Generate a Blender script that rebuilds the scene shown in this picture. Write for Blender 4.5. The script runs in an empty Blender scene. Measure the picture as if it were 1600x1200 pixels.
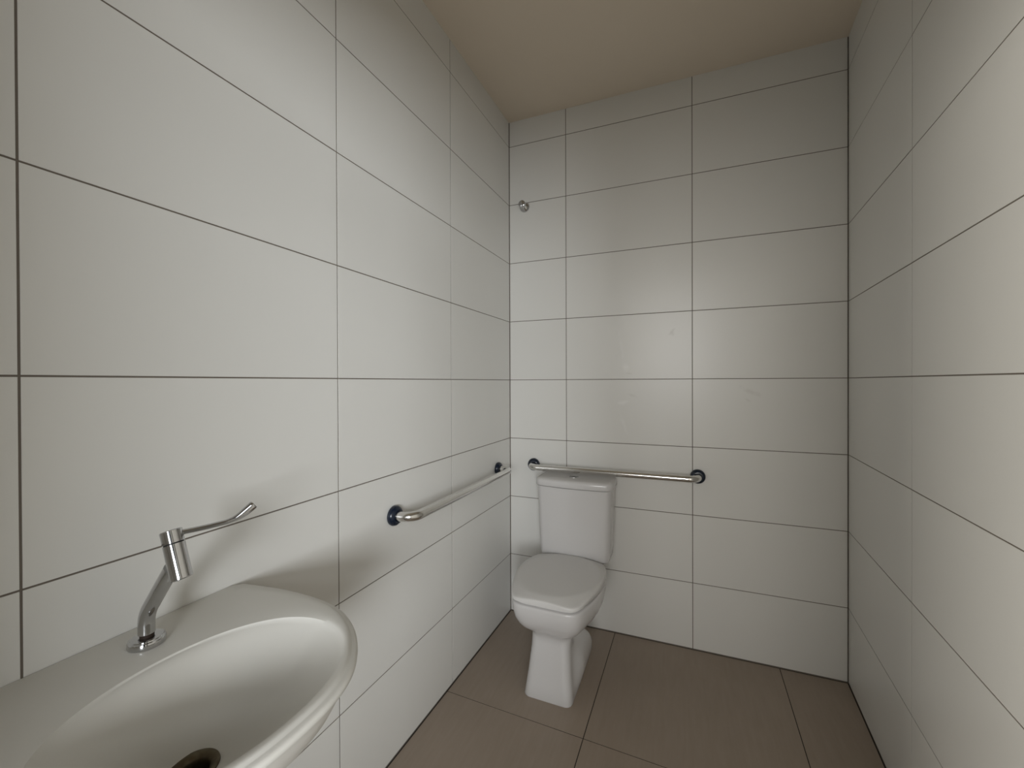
import bpy, bmesh, math, random
from mathutils import Vector, Matrix
random.seed(7)
sc = bpy.context.scene
C = bpy.context.collection
PI = math.pi

# ------------------------------------------------------------------ camera
cam_d = bpy.data.cameras.new('camera')
cam = bpy.data.objects.new('camera', cam_d)
C.objects.link(cam)
cam_d.sensor_fit = 'HORIZONTAL'
cam_d.sensor_width = 36.0
cam_d.lens = 36.0 * 639.72 / 1600.0
cam_d.clip_start = 0.02
yaw, pit, rol = -0.37715, -0.0046365, -0.0036561
F = Vector((math.sin(yaw) * math.cos(pit), math.cos(yaw) * math.cos(pit), math.sin(pit)))
Rv = Vector((math.cos(yaw), -math.sin(yaw), 0))
Uv = Rv.cross(F)
R2 = Rv * math.cos(rol) + Uv * math.sin(rol)
U2 = -Rv * math.sin(rol) + Uv * math.cos(rol)
M = Matrix(((R2.x, U2.x, -F.x), (R2.y, U2.y, -F.y), (R2.z, U2.z, -F.z))).to_4x4()
M.translation = Vector((0.84386, -2.09892, 1.26191))
cam.matrix_world = M
sc.camera = cam

# ------------------------------------------------------------------ world, light, exposure
sc.view_settings.view_transform = 'Standard'
sc.view_settings.look = 'None'
sc.view_settings.gamma = 1.0
sc.view_settings.use_curve_mapping = False
sc.view_settings.exposure = 0.0
W_ = bpy.data.worlds.new('overcast_sky')
sc.world = W_
W_.use_nodes = True
bg = W_.node_tree.nodes['Background']
bg.inputs[0].default_value = (0.93, 0.97, 1.0, 1)
bg.inputs[1].default_value = 0.02

# room constants (metres); back wall is y = 0, the doorway wall is at y = FRONT
S = 0.32
WID = 4.7438 * S
CEIL = (4.42254 + 3.98078) * S
ROWZ = [(k + 3.98078) * S for k in range(-3, 5)]
ANG_L = -math.atan(0.034887)
ANG_R = -math.atan(0.083544)
FRONT = -2.42
DOOR_X0, DOOR_X1, DOOR_H = 0.40, 1.20, 2.10
BLOCKER_Y, BLOCKER_H = -3.6, 0.65

# daylight reaches the room through the doorway, over an unseen low wall added to block low rays
COOL, WARM = (0.92, 1.0, 1.11), (1.06, 1.0, 0.82)
def daylight(name, x, y, z, w, h, watts, col=(1.0, 1.0, 1.0)):
    d = bpy.data.lights.new(name, 'AREA')
    d.shape = 'RECTANGLE'
    d.size, d.size_y, d.energy, d.color = w, h, watts, col
    o = bpy.data.objects.new(name, d)
    C.objects.link(o)
    o.location = (x, y, z)
    o.rotation_euler = (PI / 2, 0, 0)      # faces +y, towards the doorway
COOL, WARM = (0.96, 1.0, 1.035), (1.04, 1.0, 0.92)
daylight('doorway_daylight', -2.5, -7.0, 2.1, 1.2, 1.3, 585, WARM)
daylight('doorway_daylight', -.2, -7.0, 2.0, 1.4, 1.4, 31, WARM)
daylight('doorway_daylight', 1.2, -7.0, 1.9, 1.3, 1.8, 72)
daylight('doorway_daylight', 3.4, -7.0, 1.6, 2.3, 1.7, 350, COOL)
daylight('doorway_daylight', 3.4, -7.0, 3.6, 2.3, 1.0, 50, COOL)


# ------------------------------------------------------------------ helpers
def tag(o, label=None, cat=None, group=None, kind=None):
    if label: o['label'] = label
    if cat: o['category'] = cat
    if group: o['group'] = group
    if kind: o['kind'] = kind
    return o

def empty(name, loc, rz=0, **k):
    o = bpy.data.objects.new(name, None)
    o.empty_display_size = 0.05
    C.objects.link(o)
    o.location = loc
    o.rotation_euler = (0, 0, rz)
    return tag(o, **k)

def to_mesh(name, bm, mat, smooth=None):
    bmesh.ops.recalc_face_normals(bm, faces=bm.faces)
    if smooth is not None:
        lim = math.radians(smooth)
        for f in bm.faces: f.smooth = True
        for e in bm.edges:
            e.smooth = not (len(e.link_faces) == 2 and e.calc_face_angle(0) > lim)
    me = bpy.data.meshes.new(name)
    bm.to_mesh(me)
    bm.free()
    me.materials.append(mat)
    return me

def obj(name, bm, mat, parent=None, smooth=None, subsurf=0):
    me = bm if isinstance(bm, bpy.types.Mesh) else to_mesh(name, bm, mat, smooth)
    o = bpy.data.objects.new(name, me)
    C.objects.link(o)
    if parent: o.parent = parent
    if subsurf:
        m = o.modifiers.new('subsurf', 'SUBSURF')
        m.levels = m.render_levels = subsurf
    return o

def box(bm, x0, x1, y0, y1, z0, z1, bev=0.0, seg=1):
    r = bmesh.ops.create_cube(bm, size=1)
    for v in r['verts']:
        v.co = Vector((x0 + (v.co.x + .5) * (x1 - x0), y0 + (v.co.y + .5) * (y1 - y0), z0 + (v.co.z + .5) * (z1 - z0)))
    if bev:
        es = list({e for v in r['verts'] for e in v.link_edges})
        bmesh.ops.bevel(bm, geom=es, offset=bev, segments=seg, affect='EDGES', profile=0.5)

def loft(bm, rings, cap0=True, cap1=True):
    vs = [[bm.verts.new(p) for p in r] for r in rings]
    n = len(rings[0])
    for a, b in zip(vs, vs[1:]):
        for i in range(n):
            bm.faces.new((a[i], a[(i + 1) % n], b[(i + 1) % n], b[i]))
    if cap0: bm.faces.new(vs[0][::-1])
    if cap1: bm.faces.new(vs[-1])
    return vs

def tube(bm, pts, rad, n=24, cap=True):
    """round tube along a path; rad is a number, a list, or a list of (side, up) radii"""
    pts = [Vector(p) for p in pts]
    rads = rad if isinstance(rad, (list, tuple)) else [rad] * len(pts)
    rings = []
    up = None
    for i, p in enumerate(pts):
        t = (pts[min(i + 1, len(pts) - 1)] - pts[max(i - 1, 0)]).normalized()
        if up is None:
            up = Vector((0, 0, 1)) if abs(t.z) < .9 else Vector((0, 1, 0))
        side = t.cross(up).normalized()
        up = side.cross(t).normalized()
        r = rads[i]
        ra, rb = r if isinstance(r, (list, tuple)) else (r, r)
        rings.append([p + side * (ra * math.cos(a)) + up * (rb * math.sin(a)) for a in [2 * PI * k / n for k in range(n)]])
    loft(bm, rings, cap, cap)

def lathe(bm, prof, n=40, axis=None, cap=True):
    """prof: (radius, height) pairs turned about +z (or the given 4x4 matrix)"""
    rings = []
    for r, h in prof:
        rings.append([Vector((max(r, 1e-4) * math.cos(2 * PI * k / n), max(r, 1e-4) * math.sin(2 * PI * k / n), h)) for k in range(n)])
    if axis is not None:
        rings = [[axis @ v for v in r] for r in rings]
    loft(bm, rings, cap, cap)

def arc(c, r, a0, a1, n, u, v):
    return [c + u * (r * math.cos(a0 + (a1 - a0) * k / n)) + v * (r * math.sin(a0 + (a1 - a0) * k / n)) for k in range(n + 1)]


# ------------------------------------------------------------------ materials
def mat(name, base, rough=0.5, metal=0.0, spec=0.5, coat=0.0, coat_r=0.05):
    m = bpy.data.materials.new(name)
    m.use_nodes = True
    p = m.node_tree.nodes['Principled BSDF']
    p.inputs['Base Color'].default_value = (*base, 1)
    p.inputs['Roughness'].default_value = rough
    p.inputs['Metallic'].default_value = metal
    p.inputs['Specular IOR Level'].default_value = spec
    p.inputs['Coat Weight'].default_value = coat
    p.inputs['Coat Roughness'].default_value = coat_r
    return m, m.node_tree, p

def node(nt, typ, **kw):
    n = nt.nodes.new(typ)
    for k, v in kw.items(): setattr(n, k, v)
    return n

def noise(nt, scale, detail=4, rough=.5, coord='Object', stretch=None):
    if coord == 'Position':
        tc = node(nt, 'ShaderNodeNewGeometry')
    else:
        tc = node(nt, 'ShaderNodeTexCoord')
    nz = node(nt, 'ShaderNodeTexNoise')
    nz.inputs['Scale'].default_value = scale
    nz.inputs['Detail'].default_value = detail
    nz.inputs['Roughness'].default_value = rough
    if stretch:
        mp = node(nt, 'ShaderNodeMapping')
        mp.inputs['Scale'].default_value = stretch
        nt.links.new(tc.outputs[coord], mp.inputs[0])
        nt.links.new(mp.outputs[0], nz.inputs['Vector'])
    else:
        nt.links.new(tc.outputs[coord], nz.inputs['Vector'])
    return nz

def ramp(nt, src, stops):
    r = node(nt, 'ShaderNodeValToRGB')
    els = r.color_ramp.elements
    while len(els) < len(stops): els.new(.5)
    for e, (p, c) in zip(els, stops):
        e.position = p
        e.color = (*c, 1) if len(c) == 3 else c
    nt.links.new(src, r.inputs[0])
    return r

def bump(nt, p, src, strength, dist):
    b = node(nt, 'ShaderNodeBump')
    b.inputs['Strength'].default_value = strength
    b.inputs['Distance'].default_value = dist
    nt.links.new(src, b.inputs['Height'])
    nt.links.new(b.outputs[0], p.inputs['Normal'])

PALE, DULL = (.86, .85, .83), (.55, .53, .49)
SMEARS = [(.620, 1.332, 0.0297, 0.0308, 0, PALE, .55), (.640, 1.302, 0.0243, 0.0070, .1, DULL, .30),
          (.834, 1.500, 0.0297, 0.0098, -.9, DULL, .45), (.838, 1.487, 0.0108, 0.0168, 0, DULL, .40),
          (.606, 1.158, 0.0405, 0.0168, -.1, PALE, .55), (.650, 1.195, 0.0405, 0.0098, .3, DULL, .25),
          (1.165, 1.215, 0.0607, 0.0168, .45, DULL, .40), (1.150, 1.178, 0.0243, 0.0084, .6, DULL, .30),
          (.610, 1.050, 0.0135, 0.0840, -.35, PALE, .30), (.600, 1.430, 0.0108, 0.1120, -.15, PALE, .25)]
def wall_tile_mat(name, base):
    m, nt, p = mat(name, base, 0.30, 0, 0.5)
    n1 = noise(nt, 1.4, 3, coord='Position')
    lo = tuple(c * .975 for c in base)
    hi = tuple(min(1, c * 1.02) for c in base)
    r1 = ramp(nt, n1.outputs['Fac'], [(.15, lo), (.85, hi)])
    oi = node(nt, 'ShaderNodeObjectInfo')
    mr = node(nt, 'ShaderNodeMapRange')
    mr.inputs['To Min'].default_value = .982
    mr.inputs['To Max'].default_value = 1.0
    nt.links.new(oi.outputs['Random'], mr.inputs['Value'])
    mx = node(nt, 'ShaderNodeMix', data_type='RGBA', blend_type='MULTIPLY')
    mx.inputs[0].default_value = 1.0
    nt.links.new(r1.outputs[0], mx.inputs[6])
    nt.links.new(mr.outputs[0], mx.inputs[7])
    # dried cement smears left on the back wall
    geo = node(nt, 'ShaderNodeNewGeometry')
    wob = noise(nt, 38, 4, .6, 'Position')
    col = mx.outputs[2]
    for (cx, cz, rx, rz, ang, tone, amt) in SMEARS:
        sub = node(nt, 'ShaderNodeVectorMath', operation='SUBTRACT')
        sub.inputs[1].default_value = (cx, 0, cz)
        nt.links.new(geo.outputs['Position'], sub.inputs[0])
        mp = node(nt, 'ShaderNodeMapping', vector_type='TEXTURE')
        mp.inputs['Rotation'].default_value = (0, ang, 0)
        mp.inputs['Scale'].default_value = (rx, .05, rz)
        nt.links.new(sub.outputs[0], mp.inputs[0])
        ln = node(nt, 'ShaderNodeVectorMath', operation='LENGTH')
        nt.links.new(mp.outputs[0], ln.inputs[0])
        ad = node(nt, 'ShaderNodeMath', operation='MULTIPLY_ADD')
        ad.inputs[1].default_value = 1.6
        nt.links.new(wob.outputs['Fac'], ad.inputs[0])
        nt.links.new(ln.outputs['Value'], ad.inputs[2])
        fr = node(nt, 'ShaderNodeMapRange', interpolation_type='SMOOTHSTEP')
        fr.inputs['From Min'].default_value = 1.75
        fr.inputs['From Max'].default_value = .75
        fr.inputs['To Min'].default_value = 0.0
        fr.inputs['To Max'].default_value = amt
        nt.links.new(ad.outputs[0], fr.inputs['Value'])
        mk = node(nt, 'ShaderNodeMix', data_type='RGBA')
        nt.links.new(fr.outputs[0], mk.inputs[0])
        nt.links.new(col, mk.inputs[6])
        mk.inputs[7].default_value = (*tone, 1)
        col = mk.outputs[2]
    nt.links.new(col, p.inputs['Base Color'])
    p.inputs['Roughness'].default_value = .31
    n3 = noise(nt, 4.0, 1, coord='Position')
    bump(nt, p, n3.outputs['Fac'], .04, .004)
    return m

MT = {}
MT['tile'] = wall_tile_mat('glazed_white_tile', (0.76, 0.75, 0.715))
MT['grout'] = mat('grey_brown_grout', (0.165, 0.14, 0.116), .9)[0]
MT['floor_grout'] = mat('dark_floor_grout', (0.03, 0.024, 0.02), .95)[0]

m, nt, p = mat('taupe_porcelain_floor', (0.22, 0.18, 0.15), .42)
na = noise(nt, 2.2, 6, .6, 'Position')
nb = noise(nt, 9.0, 5, .65, 'Position', (7, .7, 1))
mxn = node(nt, 'ShaderNodeMix', data_type='FLOAT')
mxn.inputs[0].default_value = .45
nt.links.new(na.outputs['Fac'], mxn.inputs[2])
nt.links.new(nb.outputs['Fac'], mxn.inputs[3])
rf = ramp(nt, mxn.outputs[0], [(.32, (.305, .245, .19)), (.68, (.36, .293, .236))])
nt.links.new(rf.outputs[0], p.inputs['Base Color'])
bump(nt, p, nb.outputs['Fac'], .08, .001)
MT['floor'] = m

m, nt, p = mat('painted_plaster_ceiling', (0.76, 0.665, 0.545), .85)
nc = noise(nt, 14, 5)
bump(nt, p, nc.outputs['Fac'], .15, .004)
MT['ceiling'] = m

m, nt, p = mat('white_vitreous_china', (0.63, 0.615, 0.605), .12, 0, .5)
MT['china'] = m
m, nt, p = mat('cream_basin_china', (0.76, 0.745, 0.70), .36, 0, .42)
nz = noise(nt, 3, 3)
rb = ramp(nt, nz.outputs['Fac'], [(.3, (.69, .672, .622)), (.7, (.725, .71, .665))])
nt.links.new(rb.outputs[0], p.inputs['Base Color'])
MT['basin'] = m
m, nt, p = mat('white_seat_plastic', (0.67, 0.655, 0.635), .28)
MT['seat'] = m
MT['chrome'] = mat('chrome', (0.55, 0.55, 0.555), .08, 1.0)[0]
m, nt, p = mat('polished_stainless', (0.74, 0.73, 0.71), .16, 1.0)
ns = noise(nt, 40, 3, .6, stretch=(1, 12, 12))
mr = node(nt, 'ShaderNodeMapRange')
mr.inputs['To Min'].default_value = .11
mr.inputs['To Max'].default_value = .22
nt.links.new(ns.outputs['Fac'], mr.inputs['Value'])
nt.links.new(mr.outputs[0], p.inputs['Roughness'])
MT['steel'] = m
MT['navy'] = mat('dark_navy_plastic', (0.006, 0.012, 0.026), .22)[0]
m, nt, p = mat('tarnished_brass', (0.085, 0.07, 0.045), .45, .8)
nd = noise(nt, 60, 4)
rd = ramp(nt, nd.outputs['Fac'], [(.3, (.10, .075, .045)), (.7, (.19, .165, .11))])
nt.links.new(rd.outputs[0], p.inputs['Base Color'])
MT['brass'] = m
MT['rust'] = mat('dark_rusty_thread', (0.03, 0.018, 0.012), .7, .3)[0]
MT['black'] = mat('black_gap', (0.008, 0.008, 0.008), .6)[0]
MT['paint'] = mat('white_door_paint', (0.70, 0.69, 0.66), .4)[0]
MT['paving'] = mat('pale_concrete_paving', (0.42, 0.40, 0.37), .85)[0]
MT['render'] = mat('pale_light_blocker', (0.55, 0.54, 0.51), .85)[0]

# ------------------------------------------------------------------ tiled walls
GAP = 0.0032
def tiled_wall(name, origin, rz, s0, s1, cols, material='tile', hole=None, end_gap=.0032):
    """local x runs along the wall, local -y is the room side (face at y = 0), z up"""
    bm = bmesh.new()
    if hole:
        h0, h1, hz = hole
        box(bm, s0, h0, .0010, .12, 0, CEIL)
        box(bm, h1, s1, .0010, .12, 0, CEIL)
        box(bm, h0, h1, .0010, .12, hz, CEIL)
    else:
        box(bm, s0, s1, .0010, .12, -.02, CEIL + .02)
    w = obj(name, bm, MT['grout'])
    w.location = origin
    w.rotation_euler = (0, 0, rz)
    w['kind'] = 'structure'
    zs = [0.0] + ROWZ + [CEIL]
    cache = {}
    for a, b in zip(cols, cols[1:]):
        for i, (z0, z1) in enumerate(zip(zs, zs[1:])):
            pieces = [(a, b, z0, z1)]
            if hole:
                h0, h1, hz = hole
                if z0 < hz:
                    pieces = []
                    if a < h0: pieces.append((a, min(b, h0), z0, z1))
                    if b > h1: pieces.append((max(a, h1), b, z0, z1))
                    if z1 > hz and a < h1 and b > h0:
                        pieces.append((max(a, h0), min(b, h1), hz, z1))
            for (pa, pb, pz0, pz1) in pieces:
                if pb - pa < .01: continue
                lo_gap = .005 if i == 0 and pz0 == 0 else GAP / 2
                hi_gap = 0 if pz1 == CEIL else GAP / 2
                ga = end_gap if abs(pa - s0) < 1e-6 or pa == 0 else GAP / 2
                gb_ = end_gap if abs(pb - s1) < 1e-6 or pb == 0 or pb == WID else GAP / 2
                key = (round(pb - pa, 4), round(pz1 - pz0, 4), lo_gap, hi_gap, ga, gb_)
                if key not in cache:
                    tb = bmesh.new()
                    wd, ht = pb - pa, pz1 - pz0
                    box(tb, ga, wd - gb_, 0, .007, lo_gap, ht - hi_gap, bev=.0003)
                    cache[key] = to_mesh('tile', tb, MT[material])
                t = obj('tile', cache[key], None, w)
                t.location = (pa, random.uniform(-.0001, .0002), pz0)
    return w

# back wall: along +x at y = 0
tiled_wall('wall_back', (0, 0, 0), 0, -.14, WID + .14, [0, .99637 * S, 2.88584 * S, WID])
# left wall: local x from the doorway to the back corner
LL = 2.42
cl = [0, -1.87 * 0 - 1.8829 * S * 1.0006, -3.7553 * S * 1.0006, -5.632 * S * 1.0006, -7.51 * S * 1.0006]
tiled_wall('wall_left', (0, 0, 0), PI / 2 + ANG_L, -LL, .0, sorted([c for c in cl if c > -LL] + [-LL]))
# right wall: local x from the back corner to the doorway
LR = 2.43
cr = [0, 1.90778 * S * 1.0035, (1.90778 + 1.877) * S * 1.0035, (1.90778 + 2 * 1.877) * S * 1.0035]
tiled_wall('wall_right', (WID, 0, 0), -PI / 2 + ANG_R, .0, LR, sorted([c for c in cr if c < LR] + [LR]))
# doorway wall behind the camera (local x runs towards -x)
fx0, fx1 = -.0845, WID + FRONT * .083544
wf = tiled_wall('wall_front', (fx1, FRONT, 0), PI, 0, fx1 - fx0,
                [0, .35, .95, fx1 - fx0], hole=(fx1 - DOOR_X1, fx1 - DOOR_X0, DOOR_H))

# ------------------------------------------------------------------ floor
fl = bmesh.new()
box(fl, -.35, WID + .2, FRONT - .12, .12, -.12, -.0011)
floor = obj('floor', fl, MT['floor_grout'])
floor['kind'] = 'structure'
# joints parallel and perpendicular to the left wall; cut against the walls
fa = ANG_L
ex, ey = Vector((math.cos(fa), math.sin(fa))), Vector((-math.sin(fa), math.cos(fa)))
P0 = Vector((1.766 * S, -.038 * S))
u0 = P0.dot(ex)                       # joint line P
u1 = Vector((3.975 * S, -.059 * S)).dot(ex)
v0 = Vector((1.696 * S, -2.085 * S)).dot(ey)
TW = u1 - u0
us = [u0 - TW, u0, u1, u1 + TW]
vs = [v0 + TW, v0, v0 - TW, v0 - 2 * TW, v0 - 3 * TW]
room = [Vector((.004, -.004)), Vector((WID - .004, -.004)), Vector((WID + FRONT * .083544 - .004, FRONT + .004)), Vector((FRONT * .034887 + .004, FRONT + .004))]

def clip(poly, hull):
    out = poly
    n = len(hull)
    for i in range(n):
        a, b = hull[i], hull[(i + 1) % n]
        d = b - a
        nrm = Vector((d.y, -d.x))     # hull runs clockwise: inside is to the right
        res = []
        for j in range(len(out)):
            p_, q_ = out[j], out[(j + 1) % len(out)]
            sp, sq = (p_ - a).dot(nrm), (q_ - a).dot(nrm)
            if sp >= 0: res.append(p_)
            if (sp >= 0) != (sq >= 0):
                res.append(p_ + (q_ - p_) * (sp / (sp - sq)))
        out = res
        if not out: break
    return out

FG = .0032
for ua, ub in zip(us, us[1:]):
    for va, vb in zip(vs, vs[1:]):
        quad = [(ua + FG / 2, vb + FG / 2), (ua + FG / 2, va - FG / 2), (ub - FG / 2, va - FG / 2), (ub - FG / 2, vb + FG / 2)]
        poly = clip([ex * u + ey * v for u, v in quad], room)
        if len(poly) < 3: continue
        area = abs(sum(poly[i].x * poly[(i + 1) % len(poly)].y - poly[(i + 1) % len(poly)].x * poly[i].y for i in range(len(poly)))) / 2
        if area < .0005: continue
        tb = bmesh.new()
        loft(tb, [[Vector((q.x, q.y, -.008)) for q in poly], [Vector((q.x, q.y, -.0002)) for q in poly],
                  [Vector((q.x, q.y, 0)) for q in poly]])
        t = obj('floor_tile', tb, MT['floor'], floor)

# ------------------------------------------------------------------ ceiling
cb = bmesh.new()
box(cb, -.25, WID + .15, FRONT - .12, .12, CEIL, CEIL + .12)
obj('ceiling', cb, MT['ceiling'])['kind'] = 'structure'

# door casing and outside it paving and the added light blocker
db = bmesh.new()
box(db, DOOR_X0 - .05, DOOR_X0 + .02, FRONT - .13, FRONT + .012, 0, DOOR_H + .05, bev=.003)
box(db, DOOR_X1 - .02, DOOR_X1 + .05, FRONT - .13, FRONT + .012, 0, DOOR_H + .05, bev=.003)
box(db, DOOR_X0 + .02, DOOR_X1 - .02, FRONT - .13, FRONT + .012, DOOR_H - .02, DOOR_H + .05, bev=.003)
tag(obj('trim_1', db, MT['paint']), kind='structure')
gb = bmesh.new()
box(gb, -6, 8, -14, FRONT - .125, -.16, -.02)
tag(obj('pavement', gb, MT['paving']), kind='structure')
gb = bmesh.new()
box(gb, -3.6, 4.8, BLOCKER_Y - .12, BLOCKER_Y, -.02, BLOCKER_H)  # unseen low wall, added to keep direct daylight off the lower room
tag(obj('wall_light_blocker', gb, MT['render']), kind='structure')

# ------------------------------------------------------------------ toilet
toilet = empty('toilet', (.395, 0, 0), -math.radians(1.0),
               label='white close-coupled toilet with closed lid standing in the tiled corner', cat='toilet')

def rrect(w, yf, yb, r, bow=0.0, n=6, m=8):
    """rounded rectangle ring: half width w, from yf (front, negative) to yb; front edge bowed out"""
    pts = []
    def corner(cx, cy, a0):
        for k in range(n + 1):
            a = a0 + PI / 2 * k / n
            pts.append([cx + r * math.cos(a), cy + r * math.sin(a)])
    corner(w - r, yb - r, 0)
    for k in range(1, m): pts.append([(w - r) * (1 - 2 * k / m), yb])
    corner(-w + r, yb - r, PI / 2)
    corner(-w + r, yf + r, PI)
    for k in range(1, m): pts.append([(w - r) * (-1 + 2 * k / m), yf])
    corner(w - r, yf + r, 1.5 * PI)
    mid = (yf + yb) / 2
    for q in pts:
        if q[1] < mid:
            q[1] -= bow * (1 - (q[0] / w) ** 2) * (mid - q[1]) / (mid - yf)
    return pts

def rings_from(spec, fn):
    return [[Vector((x, y, z)) for x, y in fn(*a)] for z, a in spec]

# cistern body
bm = bmesh.new()
loft(bm, rings_from([
    (.4150, (.160, -.166, -.022, .022, .014)),
    (.4165, (.165, -.171, -.018, .024, .016)),
    (.4210, (.168, -.1735, -.016, .026, .016)),
    (.4700, (.171, -.176, -.016, .027, .017)),
    (.6200, (.176, -.180, -.016, .028, .018)),
    (.7450, (.180, -.184, -.014, .028, .018)),
    (.7540, (.180, -.184, -.014, .028, .018))], rrect))
obj('cistern', bm, MT['china'], toilet, 50)
bm = bmesh.new()
loft(bm, rings_from([
    (.7560, (.180, -.184, -.012, .028, .018)),
    (.7575, (.185, -.190, -.009, .030, .018)),
    (.7600, (.187, -.192, -.008, .031, .018)),
    (.7820, (.1865, -.1915, -.008, .031, .018)),
    (.7880, (.184, -.189, -.010, .030, .018)),
    (.7915, (.179, -.183, -.014, .029, .018)),
    (.7930, (.170, -.172, -.022, .028, .016)),
    (.7936, (.120, -.130, -.050, .028, .010))], rrect))
obj('cistern_lid', bm, MT['china'], toilet, 50)
bm = bmesh.new()
lathe(bm, [(.0225, .7930), (.0225, .7948), (.0215, .7956), (.0205, .7956), (.0200, .7944), (.0190, .7944), (.0185, .7953), (.0, .7956)], 32)
o = obj('flush_button', bm, MT['chrome'], toilet, 40)
o.location = (-.010, -.112, 0)
tag(o, label='round chrome flush button')

# bowl and pedestal: outlines from front centre to back centre, resampled and blended with height
def resample_half(half, n=44):
    P = [Vector(h) for h in half]
    L = [0.0]
    for a, b in zip(P, P[1:]): L.append(L[-1] + (b - a).length)
    out = []
    for k in range(n):
        t = L[-1] * k / (n - 1)
        i = 0
        while i < len(P) - 2 and L[i + 1] < t: i += 1
        f = (t - L[i]) / max(1e-9, L[i + 1] - L[i])
        out.append(P[i].lerp(P[i + 1], f))
    return out

def foot_half(yf, yb, wf, wr, ys, r):
    """front column half width wf easing to the rear body half width wr (complete at ys)"""
    h = [(0.0, yf)]
    for k in range(9):
        a = PI / 2 * k / 8
        h.append((wf - r + r * math.sin(a), yf + r - r * math.cos(a)))
    ya, ye = yf + r, yb - .05
    for k in range(1, 21):
        y = ya + (ye - ya) * k / 20
        e = min(1, max(0, (y - ya - .03) / max(1e-3, ys - ya - .03)))
        e = e * e * (3 - 2 * e)
        h.append((wf + (wr - wf) * e, y))
    for k in range(1, 7):
        a = PI / 2 * k / 6
        h.append((wr - .05 + .05 * math.cos(a), ye + .05 * math.sin(a)))
    h.append((0.0, yb))
    return h

SEAT = [(0.0, 0.0), (0.0, .060), (.0008, .086), (.005, .106), (.014, .121), (.030, .132), (.052, .140), (.09, .151), (.16, .168), (.23, .179), (.29, .181),
        (.35, .178), (.40, .171), (.437, .162), (.455, .156), (.463, .149), (.467, .138), (.467, .06), (.467, 0.0)]
def seat_half(yf, yb, k=1.0):
    return [(w * k * 1.035, yf + d / .467 * (yb - yf)) for d, w in SEAT]

def mirror(h, z, dx=0.0):
    return [Vector((p.x + dx, p.y, z)) for p in h] + [Vector((-p.x + dx, p.y, z)) for p in reversed(h[1:-1])]

rings = []
for z, t, foot, seat, dx in [
    (.000, 0, (-.556, -.18, .098, .100, -.38, .026), None, -.012),
    (.004, 0, (-.558, -.18, .100, .103, -.38, .028), None, -.012),
    (.045, 0, (-.549, -.18, .094, .113, -.39, .028), None, -.012),
    (.085, 0, (-.542, -.19, .089, .115, -.39, .028), None, -.012),
    (.115, 0, (-.537, -.21, .086, .109, -.39, .028), None, -.012),
    (.145, 0, (-.532, -.24, .084, .096, -.39, .028), None, -.012),
    (.170, 0, (-.528, -.28, .082, .080, -.40, .030), None, -.012),
    (.190, 0, (-.524, -.32, .081, .068, -.40, .032), None, -.012),
    (.208, 0, (-.521, -.33, .081, .064, -.40, .034), None, -.012),
    (.226, 0, (-.520, -.32, .083, .070, -.40, .040), None, -.011),
    (.240, .12, (-.524, -.30, .087, .078, -.38, .048), (-.55, -.18, .60), -.009),
    (.254, .40, (-.530, -.24, .094, .090, -.38, .055), (-.552, -.18, .66), -.006),
    (.268, .72, (-.540, -.22, .10, .10, -.38, .06), (-.562, -.18, .745), -.003),
    (.285, .95, (-.55, -.20, .11, .11, -.38, .06), (-.577, -.18, .83), 0),
    (.305, 1, None, (-.592, -.18, .90), 0),
    (.330, 1, None, (-.605, -.18, .955), 0),
    (.360, 1, None, (-.614, -.18, .985), 0),
    (.385, 1, None, (-.618, -.18, .99), 0),
    (.394, 1, None, (-.617, -.18, .985), 0),
    (.3975, 1, None, (-.614, -.185, .972), 0),
    (.399, 1, None, (-.596, -.20, .90), 0)]:
    a = resample_half(foot_half(*foot)) if foot else None
    b = resample_half(seat_half(*seat)) if seat else None
    h = a if b is None else b if a is None else [p.lerp(q, t) for p, q in zip(a, b)]
    rings.append(mirror(h, z, dx if z < .26 else -.006))
bm = bmesh.new()
loft(bm, rings)
loft(bm, rings_from([
    (.250, (.070, -.230, -.060, .03)),
    (.330, (.105, -.230, -.040, .03)),
    (.370, (.128, -.215, -.030, .03)),
    (.408, (.128, -.186, -.028, .03)),
    (.4145, (.122, -.180, -.032, .03))], rrect))
obj('bowl', bm, MT['china'], toilet, 50)

def seat_ring(sc_=1.0, yf=-.624, yb=-.194):
    h = resample_half(seat_half(yf, yb), 60)
    pts = [(p.x, p.y) for p in h] + [(-p.x, p.y) for p in reversed(h[1:-1])]
    cy = (yf + yb) / 2
    return [(x * sc_ - .006, cy + (y - cy) * sc_) for x, y in pts]

# seat (thin ring under the lid) and lid
bm = bmesh.new()
loft(bm, rings_from([
    (.3975, (.90,)), (.3985, (.915,)), (.4105, (.915,)), (.4115, (.90,))], seat_ring))
obj('seat', bm, MT['seat'], toilet, 50)

def lid_z(x, y):
    """flat round middle, falling away towards the squarish rim"""
    r = math.hypot((x + .006) / .178, (y + .392) / .207)
    z = .4400 + .0015 * (1 - min(r, 1) ** 2)
    t = max(0.0, r - .97)
    return z - .055 * t
bm = bmesh.new()
rings = [[Vector((x, y, .4112)) for x, y in seat_ring(.94)], [Vector((x, y, .4114)) for x, y in seat_ring(.99)], [Vector((x, y, .4125)) for x, y in seat_ring(1.0)]]
for s_, dz in [(1.0, -.006), (.997, -.003), (.990, -.0010), (.978, 0)] + [(.978 - .93 * k / 22, 0) for k in range(1, 23)]:
    rings.append([Vector((x, y, max(.4190, lid_z(x, y) + dz))) for x, y in seat_ring(s_)])
loft(bm, rings)
obj('seat_lid', bm, MT['seat'], toilet, 60)
for sx in (-.075, .075):
    bm = bmesh.new()
    lathe(bm, [(.012, .398), (.012, .408), (.010, .412), (.0, .413)], 20)
    hb = obj('hinge_cap', bm, MT['seat'], toilet, 40)
    hb.location = (sx, -.187, 0)

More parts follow.
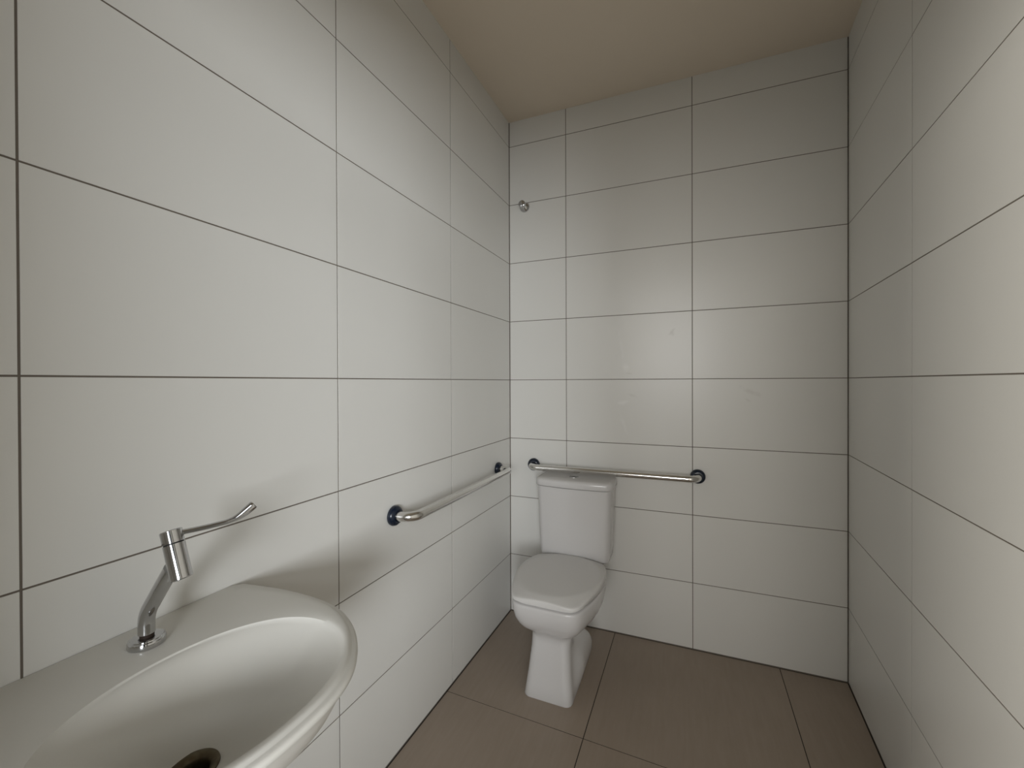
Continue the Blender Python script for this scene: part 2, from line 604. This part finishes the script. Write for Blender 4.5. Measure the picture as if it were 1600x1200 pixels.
# ------------------------------------------------------------------ grab bars
def grab_bar(loc, rz, label):
    """local x along the bar (0.. L), local -y out of the wall"""
    L, off, r, br = .805, .078, .016, .045
    root = empty('grab_bar', loc, rz, label=label, cat='grab bar', group='stainless grab bars beside the toilet')
    bm = bmesh.new()
    X, Y = Vector((1, 0, 0)), Vector((0, -1, 0))
    pts = [Vector((0, -.004, 0)), Vector((0, -.012, 0))]
    pts += arc(Vector((br, -(off - br), 0)), br, 0, PI / 2, 14, -X, Y)
    pts += [Vector((L * t, -off, 0)) for t in (.15, .3, .5, .7, .85)]
    pts += arc(Vector((L - br, -(off - br), 0)), br, PI / 2, 0, 14, X, Y)
    pts += [Vector((L, -.012, 0)), Vector((L, -.004, 0))]
    tube(bm, pts, r, 28)
    obj('rail', bm, MT['steel'], root, 50)
    for x in (0, L):
        bm = bmesh.new()
        ax = Matrix.Translation((x, 0, 0)) @ Matrix.Rotation(PI / 2, 4, 'X')
        lathe(bm, [(.031, .0005), (.0325, .002), (.0335, .008), (.032, .014), (.028, .019), (.022, .022), (.0172, .0225), (.0172, .010)], 40, ax)
        f = obj('flange', bm, MT['navy'], root, 40)
        tag(f, label='dark navy round cover ring')
    return root

grab_bar((.1405, -.0004, .8185), 0, 'horizontal steel grab bar with navy flanges on the back wall above the toilet cistern')
nL = Vector((math.cos(ANG_L), math.sin(ANG_L), 0))
tL = Vector((-math.sin(ANG_L), math.cos(ANG_L), 0))
g0 = tL * (-.972)
grab_bar((g0.x + nL.x * .0004, g0.y + nL.y * .0004, .8165), PI / 2 + ANG_L, 'horizontal steel grab bar with navy flanges on the left wall, between basin and corner')

# ------------------------------------------------------------------ shower valve knob
kv = empty('wall_valve', (.091, -.0004, 2.211), 0, label='small chrome valve knob high on the back wall near the left corner', cat='valve')
ax = Matrix.Rotation(PI / 2, 4, 'X')
bm = bmesh.new()
lathe(bm, [(.0275, 0), (.0275, .003), (.026, .007), (.021, .013), (.015, .018), (.012, .020), (.012, .024)], 40, ax)
obj('wall_flange', bm, MT['chrome'], kv, 35)
bm = bmesh.new()
lathe(bm, [(.010, .022), (.010, .026), (.015, .028), (.0185, .032), (.019, .038), (.019, .047), (.0175, .051), (.013, .0535), (.0, .054)], 40, ax)
obj('knob', bm, MT['chrome'], kv, 35)

# ------------------------------------------------------------------ basin on the left wall
BY = -1.70
b0 = tL * BY
basin = empty('wash_basin', (b0.x, b0.y, 0), ANG_L,
              label='cream white wall-hung wash basin with a deep oval bowl on the left wall', cat='basin')
# local x = out of the wall, local y = along the wall towards the back corner
ZR = .822
outer_half = [(.0012, .224), (.04, .231), (.09, .240), (.14, .2445), (.19, .2455), (.24, .242), (.285, .232), (.327, .214), (.365, .190), (.401, .158), (.428, .125), (.446, .090), (.456, .050), (.459, .015)]
inner_half_c = (.285, 0.0)

def resample(poly, n):
    """closed polygon -> n points evenly spread by angle about inner_half_c"""
    cx, cy = inner_half_c
    out = []
    m_ = len(poly)
    for k in range(n):
        a = -PI + 2 * PI * (k + .5) / n
        d = Vector((math.cos(a), math.sin(a)))
        best = None
        for i in range(m_):
            p_ = Vector(poly[i]) - Vector((cx, cy)); q_ = Vector(poly[(i + 1) % m_]) - Vector((cx, cy))
            e = q_ - p_
            den = d.x * e.y - d.y * e.x
            if abs(den) < 1e-12: continue
            t = (p_.x * e.y - p_.y * e.x) / den
            s_ = (p_.x * d.y - p_.y * d.x) / den
            if t > 0 and -1e-6 <= s_ <= 1 + 1e-6:
                best = t if best is None else max(best, t)
        out.append((d, best))
    return out

def smooth_curve(half, sub=6):
    """Catmull-Rom through a half outline"""
    P = [Vector(h) for h in half]
    res = []
    for i in range(len(P) - 1):
        p0, p1, p2, p3 = P[max(i - 1, 0)], P[i], P[i + 1], P[min(i + 2, len(P) - 1)]
        for k in range(sub):
            t = k / sub
            res.append(.5 * ((2 * p1) + (p2 - p0) * t + (2 * p0 - 5 * p1 + 4 * p2 - p3) * t * t + (3 * p1 - p0 - 3 * p2 + p3) * t ** 3))
    res.append(P[-1])
    return res

oh = smooth_curve(outer_half)
outer_poly = [(p_.x, p_.y) for p_ in oh] + [(p_.x, -p_.y) for p_ in reversed(oh)]
NB = 144
OUT = resample(outer_poly, NB)
# bowl edge: a broad oval, flatter towards the wall
def inner_r(d):
    a, b = (.147, .187)
    xx, yy = d.x, d.y
    e = 2.1
    return 1.0 / ((abs(xx) / a) ** e + (abs(yy) / b) ** e) ** (1 / e)
CX, CY = inner_half_c
def ring_at(fr, z, shrink=0.0, keep_back=True):
    """fr: scale of the outer outline about the bowl centre, held to the wall"""
    r = []
    for d, t in OUT:
        x, y = CX + d.x * (t * fr - shrink), CY + d.y * (t * fr - shrink)
        if keep_back: x = max(x, .0012) if d.x * t + CX > .004 else .0012
        r.append(Vector((x, y, z)))
    return r
def wallward(fr_y, fr_x, z):
    r = []
    for d, t in OUT:
        r.append(Vector((max(.0012, (CX + d.x * t) * fr_x), (CY + d.y * t) * fr_y, z)))
    return r
def mix_ring(u, z_out, z_in):
    r = []
    for d, t in OUT:
        ti = inner_r(d)
        q = t + (ti - t) * u
        x, y = CX + d.x * q, CY + d.y * q
        r.append(Vector((max(x, .0012), y, z_out + (z_in - z_out) * u)))
    return r
def bowl_at(s_, z, sx=0.0):
    r = []
    for d, t in OUT:
        ti = inner_r(d) * s_
        r.append(Vector((CX + sx + d.x * ti, CY + d.y * ti, z)))
    return r
rings = [wallward(.45, .42, .655), wallward(.62, .58, .662), wallward(.76, .72, .680), wallward(.87, .83, .710),
         wallward(.935, .91, .745), wallward(.968, .955, .780), wallward(.978, .968, .797),
         wallward(.982, .974, .8015), wallward(.995, .990, .8035), wallward(1.0, .997, .8065), wallward(1.0, 1.0, .813)]
def edge(in_, z):
    r = []
    for d, t in OUT:
        x, y = CX + d.x * (t - in_), CY + d.y * (t - in_)
        if CX + d.x * t < .004: x, y = .0012, y
        r.append(Vector((max(x, .0012), y, z)))
    return r
rings += [edge(.0012, .8160), edge(.004, .8180), edge(.0085, .8186), edge(.0105, .8192), edge(.0125, .8214), edge(.0155, .8224)]
def blend(u, z):
    r = []
    for d, t in OUT:
        a_ = t - .0155
        q = a_ + (inner_r(d) - a_) * u
        x, y = CX + d.x * q, CY + d.y * q
        if CX + d.x * t < .004 and u < .02: x = .0012
        r.append(Vector((max(x, .0012), y, z)))
    return r
rings += [blend(.15, .8226), blend(.5, .8222), blend(.8, .8212), blend(1.0, .8190)]
DX, DY = -.035, -.010
for s_ in (.985, .96, .93, .89, .84, .78, .71, .63, .54, .45, .36, .27, .20, .155):
    u_ = (s_ - .155) / .845
    f_ = max(0, 1 - s_) ** 1.2
    ring = []
    for d, t in OUT:
        back = max(0.0, -d.x) ** .8            # soft roll-over on the wall side, crisper elsewhere
        crisp = 1 - u_ ** 1.55
        soft = .5 + .5 * math.cos(PI * u_ ** .92)
        z = .8165 - .119 * (crisp + (soft - crisp) * back)
        ti = inner_r(d) * s_
        ring.append(Vector((CX + DX * f_ / (.84 ** 1.2) + d.x * ti, CY + DY * f_ / (.84 ** 1.2) + d.y * ti, z)))
    rings.append(ring)
bm = bmesh.new()
loft(bm, rings, True, False)
# drain well
dcx, dcy = CX + DX, CY + DY
well = [[Vector((dcx + .0235 * math.cos(math.atan2(d.y, d.x)), dcy + .0235 * math.sin(math.atan2(d.y, d.x)), z)) for d, t in OUT] for z in (.6965, .686, .656)]
vs0 = [v for v in list(bm.verts)[-NB:]]
vr = [[bm.verts.new(q) for q in r] for r in well]
prev = vs0
for r in vr:
    for i in range(NB):
        bm.faces.new((prev[i], prev[(i + 1) % NB], r[(i + 1) % NB], r[i]))
    prev = r
bm.faces.new(prev)
obj('bowl', bm, MT['basin'], basin, 40)
# drain fitting
bm = bmesh.new()
lathe(bm, [(.0225, .7012), (.0310, .7016), (.0325, .7030), (.0318, .7050), (.028, .7050), (.0215, .7020), (.0195, .699), (.0190, .690), (.0188, .672)], 48, None, False)
o = obj('drain', bm, MT['brass'], basin, 40)
o.location = (dcx, dcy, -.0038)
tag(o, label='tarnished brass drain ring')
bm = bmesh.new()
lathe(bm, [(.0, .6705), (.0172, .6705), (.0172, .673), (.0, .6735)], 32)
h = obj('drain_hole', bm, MT['black'], o, 40)
tag(h, label='black drain opening')
bm = bmesh.new()
bmesh.ops.create_icosphere(bm, subdivisions=2, radius=.0014)
o = obj('glaze_chip', bm, MT['black'], basin, 60)
o.location = (.118, .035, .816)
tag(o, label='tiny dark chip in the glaze')

# ------------------------------------------------------------------ tap
tapw = Vector((.0145, -1.685, 0))
tap = empty('basin_tap', (tapw.x, tapw.y, .822), 0,
            label='chrome basin tap with a long bent lever at the back of the wash basin', cat='tap')
# local x points out over the bowl
bm = bmesh.new()
lathe(bm, [(.0250, .0005), (.0258, .002), (.0256, .0085), (.0246, .0105), (.0222, .0112), (.0215, .0128), (.0160, .0136), (.0095, .0136)], 48)
obj('base_flange', bm, MT['chrome'], tap, 35)
bm = bmesh.new()
lathe(bm, [(.0098, .010), (.0098, .0215)], 32)
o = obj('thread', bm, MT['rust'], tap, 35)
tag(o, label='dark rusty gap under the neck')
# neck: up, then leaning out over the bowl
ctl = [(-.001, .0185), (-.0012, .028), (-.0008, .039), (.0018, .050), (.0075, .061), (.0155, .0715), (.0265, .0855), (.040, .1025), (.054, .120), (.070, .140)]
P = smooth_curve(ctl, 6)
bm = bmesh.new()
tube(bm, [Vector((q.x, 0, q.y)) for q in P], .0116, 28)
obj('neck', bm, MT['chrome'], tap, 50)
# slanted body
a0_, a1_ = Vector((.0945, 0, .1265)), Vector((.0665, 0, .2005))
axd = (a1_ - a0_).normalized()
xd = Vector((axd.z, 0, -axd.x))
yd = Vector((0, 1, 0))
Lb = (a1_ - a0_).length
def bodymat():
    m_ = Matrix(((xd.x, yd.x, axd.x), (xd.y, yd.y, axd.y), (xd.z, yd.z, axd.z))).to_4x4()
    m_.translation = a0_
    return m_
BM_ = bodymat()
RB = .0150
bm = bmesh.new()
lathe(bm, [(.0105, .003), (.0112, .0), (RB - .0008, .0), (RB, .0008), (RB, Lb - .0230), (RB - .0012, Lb - .0225)], 44, BM_)
obj('body', bm, MT['chrome'], tap, 35)
bm = bmesh.new()
lathe(bm, [(.0, -.0006), (.0104, -.0006), (.0104, .003)], 30, BM_)
o = obj('aerator', bm, MT['black'], tap, 35)
tag(o, label='black spout outlet')
bm = bmesh.new()
lathe(bm, [(RB - .0014, Lb - .0228), (RB - .0014, Lb - .0210)], 44, BM_)
o = obj('seal_ring', bm, MT['black'], tap, 35)
tag(o, label='thin black seal')
bm = bmesh.new()
lathe(bm, [(RB - .0012, Lb - .0213), (RB, Lb - .0208), (RB, Lb - .0012), (RB - .0012, Lb), (.0, Lb)], 44, BM_)
obj('cap', bm, MT['chrome'], tap, 35)
# lever
ctl = [(.002, .1942), (.016, .1944), (.044, .1955), (.064, .1972), (.078, .1990), (.091, .2035), (.103, .2110), (.116, .2215)]
P = smooth_curve(ctl, 6)
rr_ = []
for i in range(len(P)):
    t = i / (len(P) - 1)
    e = min(1, max(0, (t - .55) / .40))
    e = e * e * (3 - 2 * e)
    k_ = .80 if i == len(P) - 1 else 1
    rr_.append(((.0055 + .0012 * e) * k_, (.0043 + .0034 * e) * k_))
LX, LY = .5, .866                      # the lever swings out sideways towards the back corner
bm = bmesh.new()
tube(bm, [Vector((.0665 + q.x * LX, q.x * LY, q.y)) for q in P], rr_, 24)
obj('lever', bm, MT['chrome'], tap, 40)
